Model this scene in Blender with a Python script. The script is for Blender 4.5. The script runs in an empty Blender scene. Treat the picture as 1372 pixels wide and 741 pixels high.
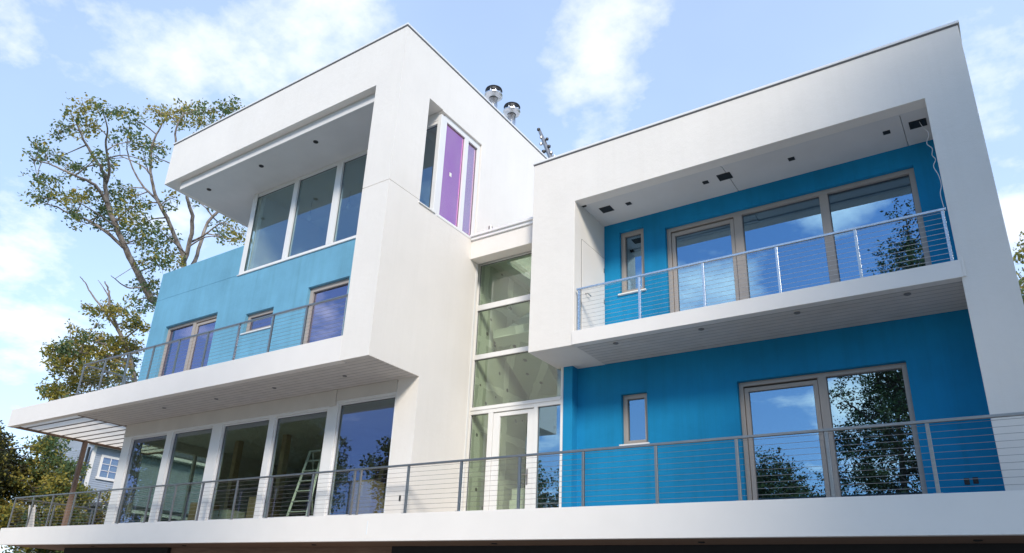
import bpy, bmesh, math, random
import numpy as np
from mathutils import Vector, Matrix

S = bpy.context.scene
COL = S.collection
R = math.radians
rnd = random.Random(11)

# ------------------------------------------------------------------ levels and planes (metres)
ZG = -6.7            # ground
ZD, ZDB = -3.259, -3.821   # deck top / bottom
ZB = 0.614           # left balcony top (bottom is 0)
ZS, ZST = 0.543, 0.866     # right balcony slab bottom / top
YW = 1.728           # window wall of the tower
YR, YB = 2.754, 4.323      # right block: frame plane / blue wall plane
YC, YG = 3.394, 3.70       # link: header plane / glazing plane
YD = 1.128           # deck front
YBACK = 12.0

# ------------------------------------------------------------------ materials
def new_mat(name):
    m = bpy.data.materials.new(name); m.use_nodes = True
    nt = m.node_tree; b = nt.nodes['Principled BSDF']
    return m, nt, b

def lk(nt, a, b): nt.links.new(a, b)

def coords(nt, scale=(1, 1, 1)):
    g = nt.nodes.new('ShaderNodeNewGeometry')
    mp = nt.nodes.new('ShaderNodeMapping'); mp.inputs['Scale'].default_value = scale
    lk(nt, g.outputs['Position'], mp.inputs['Vector'])
    return mp.outputs['Vector']

def noise(nt, vec, scale, detail=4, rough=0.55):
    n = nt.nodes.new('ShaderNodeTexNoise'); n.inputs['Scale'].default_value = scale
    n.inputs['Detail'].default_value = detail; n.inputs['Roughness'].default_value = rough
    lk(nt, vec, n.inputs['Vector'])
    return n.outputs['Fac']

def ramp(nt, fac, stops):
    r = nt.nodes.new('ShaderNodeValToRGB'); e = r.color_ramp.elements
    e[0].position, e[0].color = stops[0][0], (*stops[0][1], 1)
    e[1].position, e[1].color = stops[-1][0], (*stops[-1][1], 1)
    for p, c in stops[1:-1]:
        n = e.new(p); n.color = (*c, 1)
    lk(nt, fac, r.inputs['Fac'])
    return r.outputs['Color']

def mixc(nt, fac, a, b, mode='MIX'):
    m = nt.nodes.new('ShaderNodeMix'); m.data_type = 'RGBA'; m.blend_type = mode
    if isinstance(fac, (int, float)): m.inputs[0].default_value = fac
    else: lk(nt, fac, m.inputs[0])
    for i, v in ((6, a), (7, b)):
        if isinstance(v, tuple): m.inputs[i].default_value = (*v, 1)
        else: lk(nt, v, m.inputs[i])
    return m.outputs[2]

def math_(nt, op, a, b=None, c=None, clamp=False):
    m = nt.nodes.new('ShaderNodeMath'); m.operation = op; m.use_clamp = clamp
    for i, v in enumerate((a, b, c)):
        if v is None: continue
        if isinstance(v, (int, float)): m.inputs[i].default_value = v
        else: lk(nt, v, m.inputs[i])
    return m.outputs[0]

def bump(nt, b, h, strength, dist=0.01):
    n = nt.nodes.new('ShaderNodeBump'); n.inputs['Strength'].default_value = strength
    n.inputs['Distance'].default_value = dist
    lk(nt, h, n.inputs['Height']); lk(nt, n.outputs['Normal'], b.inputs['Normal'])

def stucco(name, c, var=0.06, tone=None):
    m, nt, b = new_mat(name)
    v = coords(nt)
    big = noise(nt, v, 0.55, 5, 0.6)
    mid = noise(nt, coords(nt, (1, 1, 0.35)), 2.3, 6, 0.65)
    lo = tuple(q * (1 - var) for q in c); hi = tuple(min(1, q * (1 + var)) for q in c)
    col = ramp(nt, big, [(0.3, lo), (0.7, hi)])
    col2 = ramp(nt, mid, [(0.25, tuple(q * (1 - var * .8) for q in (1, 1, 1))), (0.75, (1, 1, 1))])
    stk = noise(nt, coords(nt, (5.5, 5.5, .16)), 1.0, 6, 0.7)
    col3 = ramp(nt, stk, [(0.30, (1 - var * .7, 1 - var * .75, 1 - var * .9)), (0.52, (1, 1, 1))])
    lk(nt, mixc(nt, 1.0, mixc(nt, 1.0, col, col2, 'MULTIPLY'), col3, 'MULTIPLY'), b.inputs['Base Color'])
    b.inputs['Roughness'].default_value = 0.88
    b.inputs['Specular IOR Level'].default_value = 0.25
    h = math_(nt, 'ADD', noise(nt, v, 95, 3), math_(nt, 'MULTIPLY', noise(nt, v, 7, 4), 1.2))
    bump(nt, b, h, 0.55, 0.008)
    return m

def paint(name, c, rough=0.5, var=0.04, nscale=1.2, bmp=0.05, bscale=30):
    m, nt, b = new_mat(name)
    v = coords(nt)
    col = ramp(nt, noise(nt, v, nscale, 5), [(0.3, tuple(q * (1 - var) for q in c)), (0.7, tuple(min(1, q * (1 + var)) for q in c))])
    lk(nt, col, b.inputs['Base Color']); b.inputs['Roughness'].default_value = rough
    bump(nt, b, noise(nt, v, bscale, 3), bmp, 0.004)
    return m

def metal(name, c, rough=0.3):
    m, nt, b = new_mat(name)
    v = coords(nt, (1, 1, 6))
    b.inputs['Metallic'].default_value = 1
    lk(nt, ramp(nt, noise(nt, v, 6, 4), [(0.3, tuple(q * .85 for q in c)), (0.7, c)]), b.inputs['Base Color'])
    lk(nt, ramp(nt, noise(nt, v, 14, 3), [(0.3, (rough * .8,) * 3), (0.7, (rough * 1.25,) * 3)]), b.inputs['Roughness'])
    return m

def wood(name, a, bcol, scale=(1.2, 14, 14), rough=0.7):
    m, nt, b = new_mat(name)
    v = coords(nt, scale)
    lk(nt, ramp(nt, noise(nt, v, 1.3, 7, 0.65), [(0.3, a), (0.7, bcol)]), b.inputs['Base Color'])
    b.inputs['Roughness'].default_value = rough
    bump(nt, b, noise(nt, v, 2.5, 6), 0.25, 0.004)
    return m

def glass(name, tint, f0=0.14, haze=0.0, gloss=(1, 1, 1), wob=0.0):
    """coated architectural glass: tinted transmission plus a mirror coat that grows with the angle"""
    m, nt, b = new_mat(name)
    nt.nodes.remove(b)
    out = nt.nodes['Material Output']
    tr = nt.nodes.new('ShaderNodeBsdfTransparent'); tr.inputs['Color'].default_value = (*tint, 1)
    gl = nt.nodes.new('ShaderNodeBsdfGlossy'); gl.inputs['Roughness'].default_value = 0.0
    gl.inputs['Color'].default_value = (*gloss, 1)
    lw = nt.nodes.new('ShaderNodeLayerWeight'); lw.inputs['Blend'].default_value = 0.5
    p5 = math_(nt, 'POWER', lw.outputs['Facing'], 5.0)
    f = math_(nt, 'MULTIPLY_ADD', p5, 1 - f0, f0, clamp=True)
    mx = nt.nodes.new('ShaderNodeMixShader'); lk(nt, f, mx.inputs[0])
    lk(nt, tr.outputs[0], mx.inputs[1]); lk(nt, gl.outputs[0], mx.inputs[2])
    last = mx.outputs[0]
    if haze:
        # thin film of building dust on the pane
        df = nt.nodes.new('ShaderNodeBsdfDiffuse'); df.inputs['Color'].default_value = (.6, .6, .58, 1)
        m2 = nt.nodes.new('ShaderNodeMixShader')
        lk(nt, math_(nt, 'MULTIPLY', noise(nt, coords(nt, (1, 1, .4)), 2.2, 6), haze), m2.inputs[0])
        lk(nt, last, m2.inputs[1]); lk(nt, df.outputs[0], m2.inputs[2]); last = m2.outputs[0]
    lk(nt, last, out.inputs['Surface'])
    return m

def drywall(name):
    """unpainted board: grey-green sheets, paler vertical bands of joint compound, screw spots"""
    m, nt, b = new_mat(name)
    v = coords(nt)
    sx = nt.nodes.new('ShaderNodeSeparateXYZ'); lk(nt, v, sx.inputs[0])
    u = math_(nt, 'ADD', sx.outputs[0], sx.outputs[1])
    fr = math_(nt, 'FRACT', math_(nt, 'MULTIPLY', u, 1 / 1.22))
    band = math_(nt, 'SMOOTHSTEP' if False else 'LESS_THAN', math_(nt, 'ABSOLUTE', math_(nt, 'SUBTRACT', fr, 0.5)), math_(nt, 'MULTIPLY', noise(nt, v, 1.7, 4), 0.22))
    frz = math_(nt, 'FRACT', math_(nt, 'MULTIPLY', sx.outputs[2], 1 / 1.22))
    bandz = math_(nt, 'LESS_THAN', math_(nt, 'ABSOLUTE', math_(nt, 'SUBTRACT', frz, 0.5)), math_(nt, 'MULTIPLY', noise(nt, v, 2.1, 4), 0.16))
    bd = math_(nt, 'MAXIMUM', band, bandz)
    c1 = mixc(nt, bd, (0.52, 0.55, 0.48), (0.78, 0.80, 0.73))
    vo = nt.nodes.new('ShaderNodeTexVoronoi'); vo.inputs['Scale'].default_value = 2.1; lk(nt, v, vo.inputs['Vector'])
    sp = math_(nt, 'LESS_THAN', vo.outputs['Distance'], 0.12)
    c2 = mixc(nt, sp, c1, (0.1, 0.1, 0.09))
    lk(nt, c2, b.inputs['Base Color']); b.inputs['Roughness'].default_value = 0.9
    return m

M = {}
M['white'] = stucco('white_stucco', (0.84, 0.795, 0.74), 0.028)
M['blue'] = stucco('shaded_turquoise_stucco', (0.009, 0.25, 0.50), 0.13)  # the turquoise paint deepened, with the right walls' shade in its colour
M['blue_sunlit'] = stucco('sunlit_turquoise_stucco', (0.17, 0.41, 0.57), 0.12)  # same turquoise paint lightened, with the left wall's sunlight in its colour
M['trim'] = paint('white_fascia', (0.86, 0.81, 0.755), 0.45, 0.02)
M['boards'] = paint('soffit_boards', (0.66, 0.62, 0.58), 0.6, 0.06, 3.0)
M['plaster'] = paint('soffit_plaster', (0.70, 0.68, 0.66), 0.8, 0.04)
M['cap'] = paint('coping_metal', (0.80, 0.80, 0.80), 0.35, 0.02)
M['seal'] = paint('dark_sealant', (0.12, 0.12, 0.13), 0.7)
M['frame_white'] = paint('white_frame', (0.80, 0.79, 0.77), 0.4, 0.02)
M['frame_tan'] = paint('taupe_frame', (0.40, 0.35, 0.31), 0.45, 0.04)
M['header'] = paint('pale_header_board', (0.66, 0.62, 0.57), 0.7, 0.05)
M['black'] = paint('black_fitting', (0.015, 0.015, 0.016), 0.5)
M['fit'] = paint('grey_fitting', (0.22, 0.22, 0.22), 0.5)
M['dark'] = paint('opening_shade', (0.02, 0.02, 0.022), 0.9)  # near-black tone standing in for the shade of the garage openings
M['steel'] = metal('stainless_steel', (0.42, 0.395, 0.37), 0.42)
M['bright'] = metal('polished_steel', (0.74, 0.74, 0.74), 0.28)
M['glass'] = glass('clear_glass', (0.62, 0.68, 0.66), 0.40, 0.0, (0.50, 0.76, 1.0))
M['glass_d'] = glass('deck_door_glass', (0.62, 0.68, 0.66), 0.36, 0.0, (0.56, 0.80, 1.0))
M['glass_t'] = glass('tower_glass', (0.86, 0.92, 0.86), 0.20, 0.04, (0.50, 0.74, 1.0))
M['glass_p2'] = glass('pale_violet_glass', (0.86, 0.66, 0.86), 0.46, 0.40, (1.0, 0.68, 0.92))
M['glass_l'] = glass('living_room_glass', (0.84, 0.90, 0.84), 0.14, 0.0, (0.50, 0.55, 1.0))
M['glass_g'] = glass('greenish_glass', (0.86, 0.91, 0.84), 0.085, 0.06)
M['glass_p'] = glass('violet_glass', (0.86, 0.46, 0.84), 0.48, 0.26, (0.98, 0.44, 0.86))
M['glass_v'] = glass('bluish_coated_glass', (0.45, 0.45, 0.50), 0.36, 0.0, (0.72, 0.70, 1.0))
M['drywall'] = drywall('taped_drywall')
M['room'] = paint('room_wall', (0.80, 0.82, 0.77), 0.9, 0.06)
M['room_dark'] = paint('unlit_room_wall', (0.16, 0.16, 0.17), 0.9, 0.1)  # dark grey puts the shade of unlit drywall rooms into the colour
M['violet'] = paint('violet_room_wall', (0.55, 0.25, 0.62), 0.9, 0.05)
M['floor'] = wood('plywood_floor', (0.30, 0.20, 0.12), (0.42, 0.30, 0.19), (3, 1.2, 3))
M['post'] = wood('cedar_post', (0.16, 0.10, 0.075), (0.27, 0.18, 0.13), (14, 14, 1.2))
M['weathered'] = wood('weathered_timber', (0.17, 0.15, 0.135), (0.27, 0.24, 0.21))
M['brownwood'] = wood('deck_underside', (0.17, 0.10, 0.065), (0.26, 0.17, 0.12))
M['lumber'] = wood('pale_lumber', (0.45, 0.33, 0.2), (0.6, 0.46, 0.3))
M['card'] = paint('cardboard', (0.40, 0.29, 0.18), 0.85, 0.12)
M['card_pale'] = paint('pale_carton', (0.66, 0.66, 0.58), 0.8, 0.08)
M['concrete'] = paint('concrete', (0.42, 0.38, 0.33), 0.9, 0.15, 1.5, 0.2)
M['alu'] = paint('ladder_aluminium', (0.78, 0.78, 0.74), 0.35)
M['siding'] = paint('blue_grey_siding', (0.36, 0.40, 0.46), 0.7, 0.06)
M['shingle'] = paint('roof_shingles', (0.09, 0.09, 0.10), 0.9, 0.3, 8)
M['deckboard'] = wood('deck_boards', (0.3, 0.24, 0.19), (0.42, 0.35, 0.28))
def panel_mat():
    m, nt, b = new_mat('opal_panel')
    nt.nodes.remove(b)
    d = nt.nodes.new('ShaderNodeBsdfDiffuse'); d.inputs['Color'].default_value = (.9, .88, .84, 1)
    t = nt.nodes.new('ShaderNodeBsdfTranslucent'); t.inputs['Color'].default_value = (.98, .93, .86, 1)
    x = nt.nodes.new('ShaderNodeMixShader'); x.inputs[0].default_value = 0.85
    lk(nt, d.outputs[0], x.inputs[1]); lk(nt, t.outputs[0], x.inputs[2]); lk(nt, x.outputs[0], nt.nodes['Material Output'].inputs['Surface'])
    return m
M['opal'] = panel_mat()
def leaf_mat(name, stops, scale=0.8):
    m, nt, b = new_mat(name)
    nt.nodes.remove(b)
    v = coords(nt)
    n = math_(nt, 'ADD', math_(nt, 'MULTIPLY', noise(nt, v, scale, 3), 0.6), math_(nt, 'MULTIPLY', noise(nt, v, scale * 14, 2), 0.4))
    c = ramp(nt, n, stops)
    d = nt.nodes.new('ShaderNodeBsdfPrincipled'); lk(nt, c, d.inputs['Base Color']); d.inputs['Roughness'].default_value = 0.5
    d.inputs['Specular IOR Level'].default_value = 0.35
    t = nt.nodes.new('ShaderNodeBsdfTranslucent'); lk(nt, c, t.inputs['Color'])
    x = nt.nodes.new('ShaderNodeMixShader'); x.inputs[0].default_value = 0.45
    lk(nt, d.outputs[0], x.inputs[1]); lk(nt, t.outputs[0], x.inputs[2]); lk(nt, x.outputs[0], nt.nodes['Material Output'].inputs['Surface'])
    return m
M['leaf_g'] = leaf_mat('green_leaves', [(0.3, (0.08, 0.155, 0.085)), (0.5, (0.14, 0.205, 0.085)), (0.7, (0.23, 0.25, 0.08))])
M['leaf_y'] = leaf_mat('turning_leaves', [(0.3, (0.20, 0.22, 0.05)), (0.5, (0.38, 0.33, 0.07)), (0.7, (0.52, 0.35, 0.08))])
M['leaf_d'] = leaf_mat('dark_leaves', [(0.3, (0.02, 0.03, 0.018)), (0.5, (0.05, 0.06, 0.025)), (0.72, (0.13, 0.065, 0.03))])
def bark(name, a, b2):
    m, nt, b = new_mat(name)
    v = coords(nt, (3, 3, .8))
    lk(nt, ramp(nt, noise(nt, v, 2.2, 6, .65), [(0.35, a), (0.65, b2)]), b.inputs['Base Color']); b.inputs['Roughness'].default_value = 0.9
    bump(nt, b, noise(nt, v, 9, 5), 0.5, 0.03)
    return m
M['bark'] = bark('grey_bark', (0.13, 0.10, 0.085), (0.40, 0.34, 0.29))
M['bark_d'] = bark('dark_bark', (0.06, 0.045, 0.035), (0.15, 0.11, 0.09))

# ------------------------------------------------------------------ mesh helpers
class MB:
    def __init__(s): s.v = []; s.f = []; s.m = []
    def quadbox(s, p, mi=0):
        b = len(s.v); s.v += [tuple(q) for q in p]
        for f in ((0, 3, 2, 1), (4, 5, 6, 7), (0, 1, 5, 4), (1, 2, 6, 5), (2, 3, 7, 6), (3, 0, 4, 7)):
            s.f.append(tuple(b + i for i in f)); s.m.append(mi)
    def box(s, x0, x1, y0, y1, z0, z1, mi=0):
        x0, x1 = sorted((x0, x1)); y0, y1 = sorted((y0, y1)); z0, z1 = sorted((z0, z1))
        s.quadbox([(x0, y0, z0), (x1, y0, z0), (x1, y1, z0), (x0, y1, z0), (x0, y0, z1), (x1, y0, z1), (x1, y1, z1), (x0, y1, z1)], mi)
    def tube(s, pts, r0, r1=None, n=8, mi=0, cap=True):
        r1 = r0 if r1 is None else r1
        pts = [Vector(p) for p in pts]; k = len(pts); b = len(s.v)
        up = Vector((0, 0, 1))
        prev = None
        for i, p in enumerate(pts):
            d = (pts[min(i + 1, k - 1)] - pts[max(i - 1, 0)])
            if d.length < 1e-9: d = Vector((0, 0, 1))
            d.normalize()
            if prev is None:
                a = d.cross(up if abs(d.z) < .95 else Vector((1, 0, 0))).normalized()
            else:
                a = (prev - d * prev.dot(d))
                a = a.normalized() if a.length > 1e-6 else d.cross(Vector((1, 0, 0))).normalized()
            prev = a; c = d.cross(a)
            r = r0 + (r1 - r0) * i / max(1, k - 1)
            for j in range(n):
                t = 2 * math.pi * j / n
                s.v.append(tuple(p + a * (r * math.cos(t)) + c * (r * math.sin(t))))
        for i in range(k - 1):
            for j in range(n):
                q = b + i * n; j2 = (j + 1) % n
                s.f.append((q + j, q + j2, q + n + j2, q + n + j)); s.m.append(mi)
        if cap:
            s.f.append(tuple(b + j for j in reversed(range(n)))); s.m.append(mi)
            s.f.append(tuple(b + (k - 1) * n + j for j in range(n))); s.m.append(mi)
    def lathe(s, c, prof, n=24, mi=0):
        b = len(s.v)
        for r, z in prof:
            for j in range(n):
                t = 2 * math.pi * j / n
                s.v.append((c[0] + r * math.cos(t), c[1] + r * math.sin(t), c[2] + z))
        for i in range(len(prof) - 1):
            for j in range(n):
                q = b + i * n; j2 = (j + 1) % n
                s.f.append((q + j, q + j2, q + n + j2, q + n + j)); s.m.append(mi)
    def solid(s, boxes, cuts=(), mi=0):
        """union of boxes minus cuts, as one clean shell"""
        ax = []
        for i in range(3):
            lo = min(b[2 * i] for b in boxes); hi = max(b[2 * i + 1] for b in boxes)
            vals = {round(b[2 * i + j], 4) for b in boxes for j in (0, 1)} | {round(min(max(c[2 * i + j], lo), hi), 4) for c in cuts for j in (0, 1)}
            ax.append(np.array(sorted(vals)))
        mid = [(a[1:] + a[:-1]) / 2 for a in ax]
        F = np.zeros([len(m) for m in mid], bool)
        def mask(b):
            return np.ix_(*[(mid[i] > b[2 * i]) & (mid[i] < b[2 * i + 1]) for i in range(3)])
        for b in boxes: F[mask(b)] = True
        for c in cuts: F[mask(c)] = False
        P = np.pad(F, 1); vid = {}
        def V(i, j, k):
            key = (i, j, k)
            if key not in vid:
                vid[key] = len(s.v); s.v.append((float(ax[0][i]), float(ax[1][j]), float(ax[2][k])))
            return vid[key]
        for i, j, k in zip(*np.nonzero(F)):
            i, j, k = int(i), int(j), int(k); p = (i + 1, j + 1, k + 1)
            if not P[p[0] - 1, p[1], p[2]]: s.f.append((V(i, j, k), V(i, j, k + 1), V(i, j + 1, k + 1), V(i, j + 1, k))); s.m.append(mi)
            if not P[p[0] + 1, p[1], p[2]]: s.f.append((V(i + 1, j, k), V(i + 1, j + 1, k), V(i + 1, j + 1, k + 1), V(i + 1, j, k + 1))); s.m.append(mi)
            if not P[p[0], p[1] - 1, p[2]]: s.f.append((V(i, j, k), V(i + 1, j, k), V(i + 1, j, k + 1), V(i, j, k + 1))); s.m.append(mi)
            if not P[p[0], p[1] + 1, p[2]]: s.f.append((V(i, j + 1, k), V(i, j + 1, k + 1), V(i + 1, j + 1, k + 1), V(i + 1, j + 1, k))); s.m.append(mi)
            if not P[p[0], p[1], p[2] - 1]: s.f.append((V(i, j, k), V(i, j + 1, k), V(i + 1, j + 1, k), V(i + 1, j, k))); s.m.append(mi)
            if not P[p[0], p[1], p[2] + 1]: s.f.append((V(i, j, k + 1), V(i + 1, j, k + 1), V(i + 1, j + 1, k + 1), V(i, j + 1, k + 1))); s.m.append(mi)
        return s
    def build(s, name, mats, parent=None, bevel=0, smooth=False, loc=None):
        me = bpy.data.meshes.new(name); me.from_pydata(s.v, [], s.f)
        for m in (mats if isinstance(mats, (list, tuple)) else [mats]): me.materials.append(m)
        if len(set(s.m)) > 1: me.polygons.foreach_set('material_index', s.m)
        if smooth: me.polygons.foreach_set('use_smooth', [True] * len(me.polygons))
        me.update()
        o = bpy.data.objects.new(name, me); COL.objects.link(o)
        if bevel:
            b = o.modifiers.new('Bevel', 'BEVEL'); b.width = bevel; b.segments = 2; b.limit_method = 'ANGLE'; b.angle_limit = R(40)
        if parent is not None:
            o.parent = parent
            if loc is not None: o.location = loc
            elif parent.type == 'EMPTY': o.location = -Vector(parent.location)
        elif loc is not None: o.location = loc
        return o

def tag(o, label=None, cat=None, group=None, kind=None):
    if label: o['label'] = label
    if cat: o['category'] = cat
    if group: o['group'] = group
    if kind: o['kind'] = kind
    return o
def empty(name, loc, label, cat, group=None, rz=0):
    o = bpy.data.objects.new(name, None); COL.objects.link(o); o.location = loc; o.rotation_euler.z = rz
    o.empty_display_size = .3
    return tag(o, label, cat, group)

def one(name, mat, boxes, parent, bevel=0, label=None):
    mb = MB()
    for b in boxes: mb.box(*b)
    return tag(mb.build(name, mat, parent, bevel), label)

# ================================================================== THE HOUSE
H = empty('house', (0, 2, ZG), 'modern white and turquoise stucco house with flat roofs, wide balconies and tall windows', 'house')
def shell(name, mat, boxes, cuts=(), bevel=0.009, label=None, parent=H):
    return tag(MB().solid(boxes, cuts).build(name, mat, parent, bevel), label)

# ---- tower: roof block, fin and side wall as one continuous white frame
G0, G1 = 4.507, 4.522      # shadow joint round the tower
tower = shell('wall', M['white'],
    [(-10.635, 0, 0, YBACK, 7.708, 9.274), (-0.904, 0, 0, YW, 0, 9.274), (-0.25, 0, YW, YBACK, ZD, 9.274), (-0.65, 0, YW, YW + .25, ZD, 0.03)],
    [(-0.95, 1, 1.14, YW, 4.452, 7.69), (-0.3, 1, YW - .001, 3.58, 4.452, 7.66), (-1, -0.03, 0.03, YW - .02, -1, 0.03),
     (-0.904, 1, -1, 0.016, G0, G1), (-0.016, 1, -1, YC, G0, G1), (-0.2, 1, 3.775, 7.55, ZD - .1, 4.2)],
    label='white stucco roof block and side wall of the tall left tower')
# coping with its dark sealant line
def coping(x0, x1, y0, y1, z, w=0.3):
    c = MB().solid([(x0 - .03, x1 + .03, y0 - .03, y1, z + .028, z + .085)], [(x0 + w, x1 - w, y0 + w, y1 + 1, z, z + 1)]).build('coping', M['cap'], H, 0.006)
    MB().solid([(x0 - .010, x1 + .010, y0 - .010, y1, z - .004, z + .029)], [(x0 + w, x1 - w, y0 + w, y1 + 1, z - 1, z + 1)]).build('coping_seal', M['seal'], c)
coping(-10.635, 0, 0, YBACK, 9.274)
# dropped soffit under the big roof, with a gap to the fascia
soffit = shell('soffit', M['plaster'], [(-10.0, -0.30, 0.22, 4.0, 7.42, 7.72)], [(-0.93, 0, 0, YW + .015, 7, 8)], 0.012, 'grey plaster soffit under the tower roof')
def spots(name, pts, z, r, parent, sq=None, mat=None):
    for (x, y) in pts:
        mb = MB()
        if sq: mb.box(x - sq[0], x + sq[0], y - sq[1], y + sq[1], z - .012, z + .01)
        else: mb.lathe((x, y, z), [(0.001, -.004), (r * .72, -.006), (r * .78, -.016), (r, -.016), (r, .01)], 20)
        mb.build(name, mat or M['black'], parent)
spots('downlight', [(-9.077, .714), (-6.383, .694), (-3.915, .681)], 7.42, .075, soffit)
# upper left blue wall
def hole(x0, x1, z0, z1): return (x0, x1, -5, 30, z0, z1)
blue_l = shell('wall', M['blue_sunlit'], [(-12.584, -0.904, YW, YW + .25, ZB - .05, 5.526)],
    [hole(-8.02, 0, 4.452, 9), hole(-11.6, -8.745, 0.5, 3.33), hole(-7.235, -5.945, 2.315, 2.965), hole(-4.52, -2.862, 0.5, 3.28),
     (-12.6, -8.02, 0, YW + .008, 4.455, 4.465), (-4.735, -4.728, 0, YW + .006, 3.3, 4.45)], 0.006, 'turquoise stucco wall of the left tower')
# other walls of the left body
shell('wall', M['white'], [(-12.584, -12.334, YW + .25, YBACK, ZD, 5.526), (-12.584, -0.25, YBACK - .25, YBACK, ZD, 9.0), (-8.02, -7.8, YW + .3, YBACK - .25, 4.3, 7.72)],
    [(-13, -12, 2.2, 5.4, -3.1, -0.5)], 0.006)
for y in (2.2, 3.25, 4.3, 5.31): one('window', M['frame_white'], [(-12.5, -12.38, y, y + .09, -3.1, -.5)], H)
one('pane', M['glass_g'], [(-12.44, -12.434, 2.2, 5.4, -3.1, -.5)], H)
# ---- left balcony: white fascia, slab and boards
balc = shell('balcony', M['trim'], [(-17.208, -0.906, 0, 0.20, 0, ZB), (-12.80, -0.906, 0.20, YW - .002, 0.05, ZB)], bevel=0.006, label='long white balcony slab of the left tower')
def boards(x0, x1, y0, y1, z, parent, w=0.175):
    mb = MB(); n = max(1, round((y1 - y0) / w)); w = (y1 - y0) / n
    for i in range(n):
        mb.box(x0, x1, y0 + i * w + .010, y0 + (i + 1) * w - .010, z, z + .0028)
    mb.box(x0, x1, y0, y1, z + .003, z + .03, 1)  # grey backing shows between boards and paints the shade of the grooves
    return mb.build('soffit_boards', [M['boards'], M['fit']], parent)
sb = boards(-12.774, -0.04, 0.21, YW - .005, 0.006, balc)
spots('downlight', [(-1.661, .922), (-4.18, .869), (-6.659, .893), (-9.09, .849)], 0.006, .055, sb, None, M['fit'])
one('soffit_boards', M['boards'], [(-0.88, -0.035, 0.035, 0.206, 0.006, 0.03)], balc)
# ---- pergola end of the balcony
perg = one('pergola', M['brownwood'], [(-17.20, -16.93, 0.205, 5.2, 0.005, 0.095), (-12.86, -12.80, 0.21, 5.2, 0.0, 0.10), (-16.93, -12.86, 5.1, 5.2, 0.0, 0.1)], H, .005, 'brown timber pergola frame at the balcony end')
ys = [0.50, 0.932, 1.258, 1.752, 2.175, 2.582, 2.998, 3.42, 3.84, 4.26, 4.68]
for y in ys: one('rafter', M['weathered'], [(-16.93, -12.86, y - .022, y + .022, 0.028, 0.06)], perg)
for a, b in zip([.205] + ys, ys + [5.1]): one('roof_panel', M['opal'], [(-16.93, -12.86, a + .032, b - .032, 0.045, 0.055)], perg)
one('fascia_cover', M['trim'], [(-17.208, -17.205, .2, 5.2, .1, ZB), (-17.2, -17.1, .2, 5.2, .1, ZB)], perg)
one('post', M['post'], [(-17.08, -16.94, 2.60, 2.74, ZD, 0.03)], perg, .006)

# ---- windows
def window(name, parent, x0, x1, z0, z1, y, fw, mat, gl, splits=(), dep=0.10, axis='y', sill=None, leafs=(), lab=None, fwb=None, bars=()):
    """frame mesh with panes as children; splits = (a, b, ...) mullion spans along the wall; leafs = indices of opening leaves"""
    def bx(mb, a0, a1, d0, d1, c0, c1):
        if axis == 'y': mb.box(a0, a1, y + d0, y + d1, c0, c1)
        else: mb.box(y - d1, y - d0, a0, a1, c0, c1)
    fwb = fw if fwb is None else fwb
    mb = MB()
    bx(mb, x0, x0 + fw, 0, dep, z0, z1); bx(mb, x1 - fw, x1, 0, dep, z0, z1)
    bx(mb, x0 + fw, x1 - fw, 0, dep, z1 - fw, z1); bx(mb, x0 + fw, x1 - fw, 0, dep, z0, z0 + fwb)
    cells = []; a = x0 + fw
    for s0, s1 in splits:
        bx(mb, s0, s1, 0, dep, z0 + fwb, z1 - fw); cells.append((a, s0)); a = s1
    cells.append((a, x1 - fw))
    if sill: bx(mb, x0 - .04, x1 + .04, -.06, dep * .3, z0 - sill, z0 - .003)
    fr = mb.build(name, mat, parent, 0.004)
    for i, (a, b) in enumerate(cells):
        c0, c1 = z0 + fwb, z1 - fw; d = dep * .55
        if i in leafs:
            lf = MB(); w = .085
            e0, e1, e2, e3 = a + .012, b - .012, c0 + .012, c1 - .035
            bx(lf, e0, e0 + w, .025, .085, e2, e3); bx(lf, e1 - w, e1, .025, .085, e2, e3)
            bx(lf, e0 + w, e1 - w, .025, .085, e3 - w, e3); bx(lf, e0 + w, e1 - w, .025, .085, e2, e2 + w)
            lo = lf.build('leaf_frame', mat, fr, 0.004)
            a, b, c0, c1 = e0 + w, e1 - w, e2 + w, e3 - w
        # dark glazing gasket round the glass
        g = .012; gk = MB()
        bx(gk, a, a + g, d - .012, d + .004, c0, c1); bx(gk, b - g, b, d - .012, d + .004, c0, c1)
        bx(gk, a + g, b - g, d - .012, d + .004, c1 - g, c1); bx(gk, a + g, b - g, d - .012, d + .004, c0, c0 + g)
        gk.build('gasket', M['seal'], fr)
        gm = gl[i] if isinstance(gl, (list, tuple)) else gl
        pm = MB(); bx(pm, a, b, d, d + .006, c0, c1)
        t1, t2 = rnd.uniform(-.0022, .0022), rnd.uniform(-.0022, .0022)      # no two panes are set at quite the same angle
        if axis == 'y': pm.v = [(X, Y + (X - a) * t1 + (Z - c0) * t2, Z) for X, Y, Z in pm.v]
        else: pm.v = [(X + (Y - a) * t1 + (Z - c0) * t2, Y, Z) for X, Y, Z in pm.v]
        pm.build('pane', gm, fr)
    return tag(fr, lab)
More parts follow.
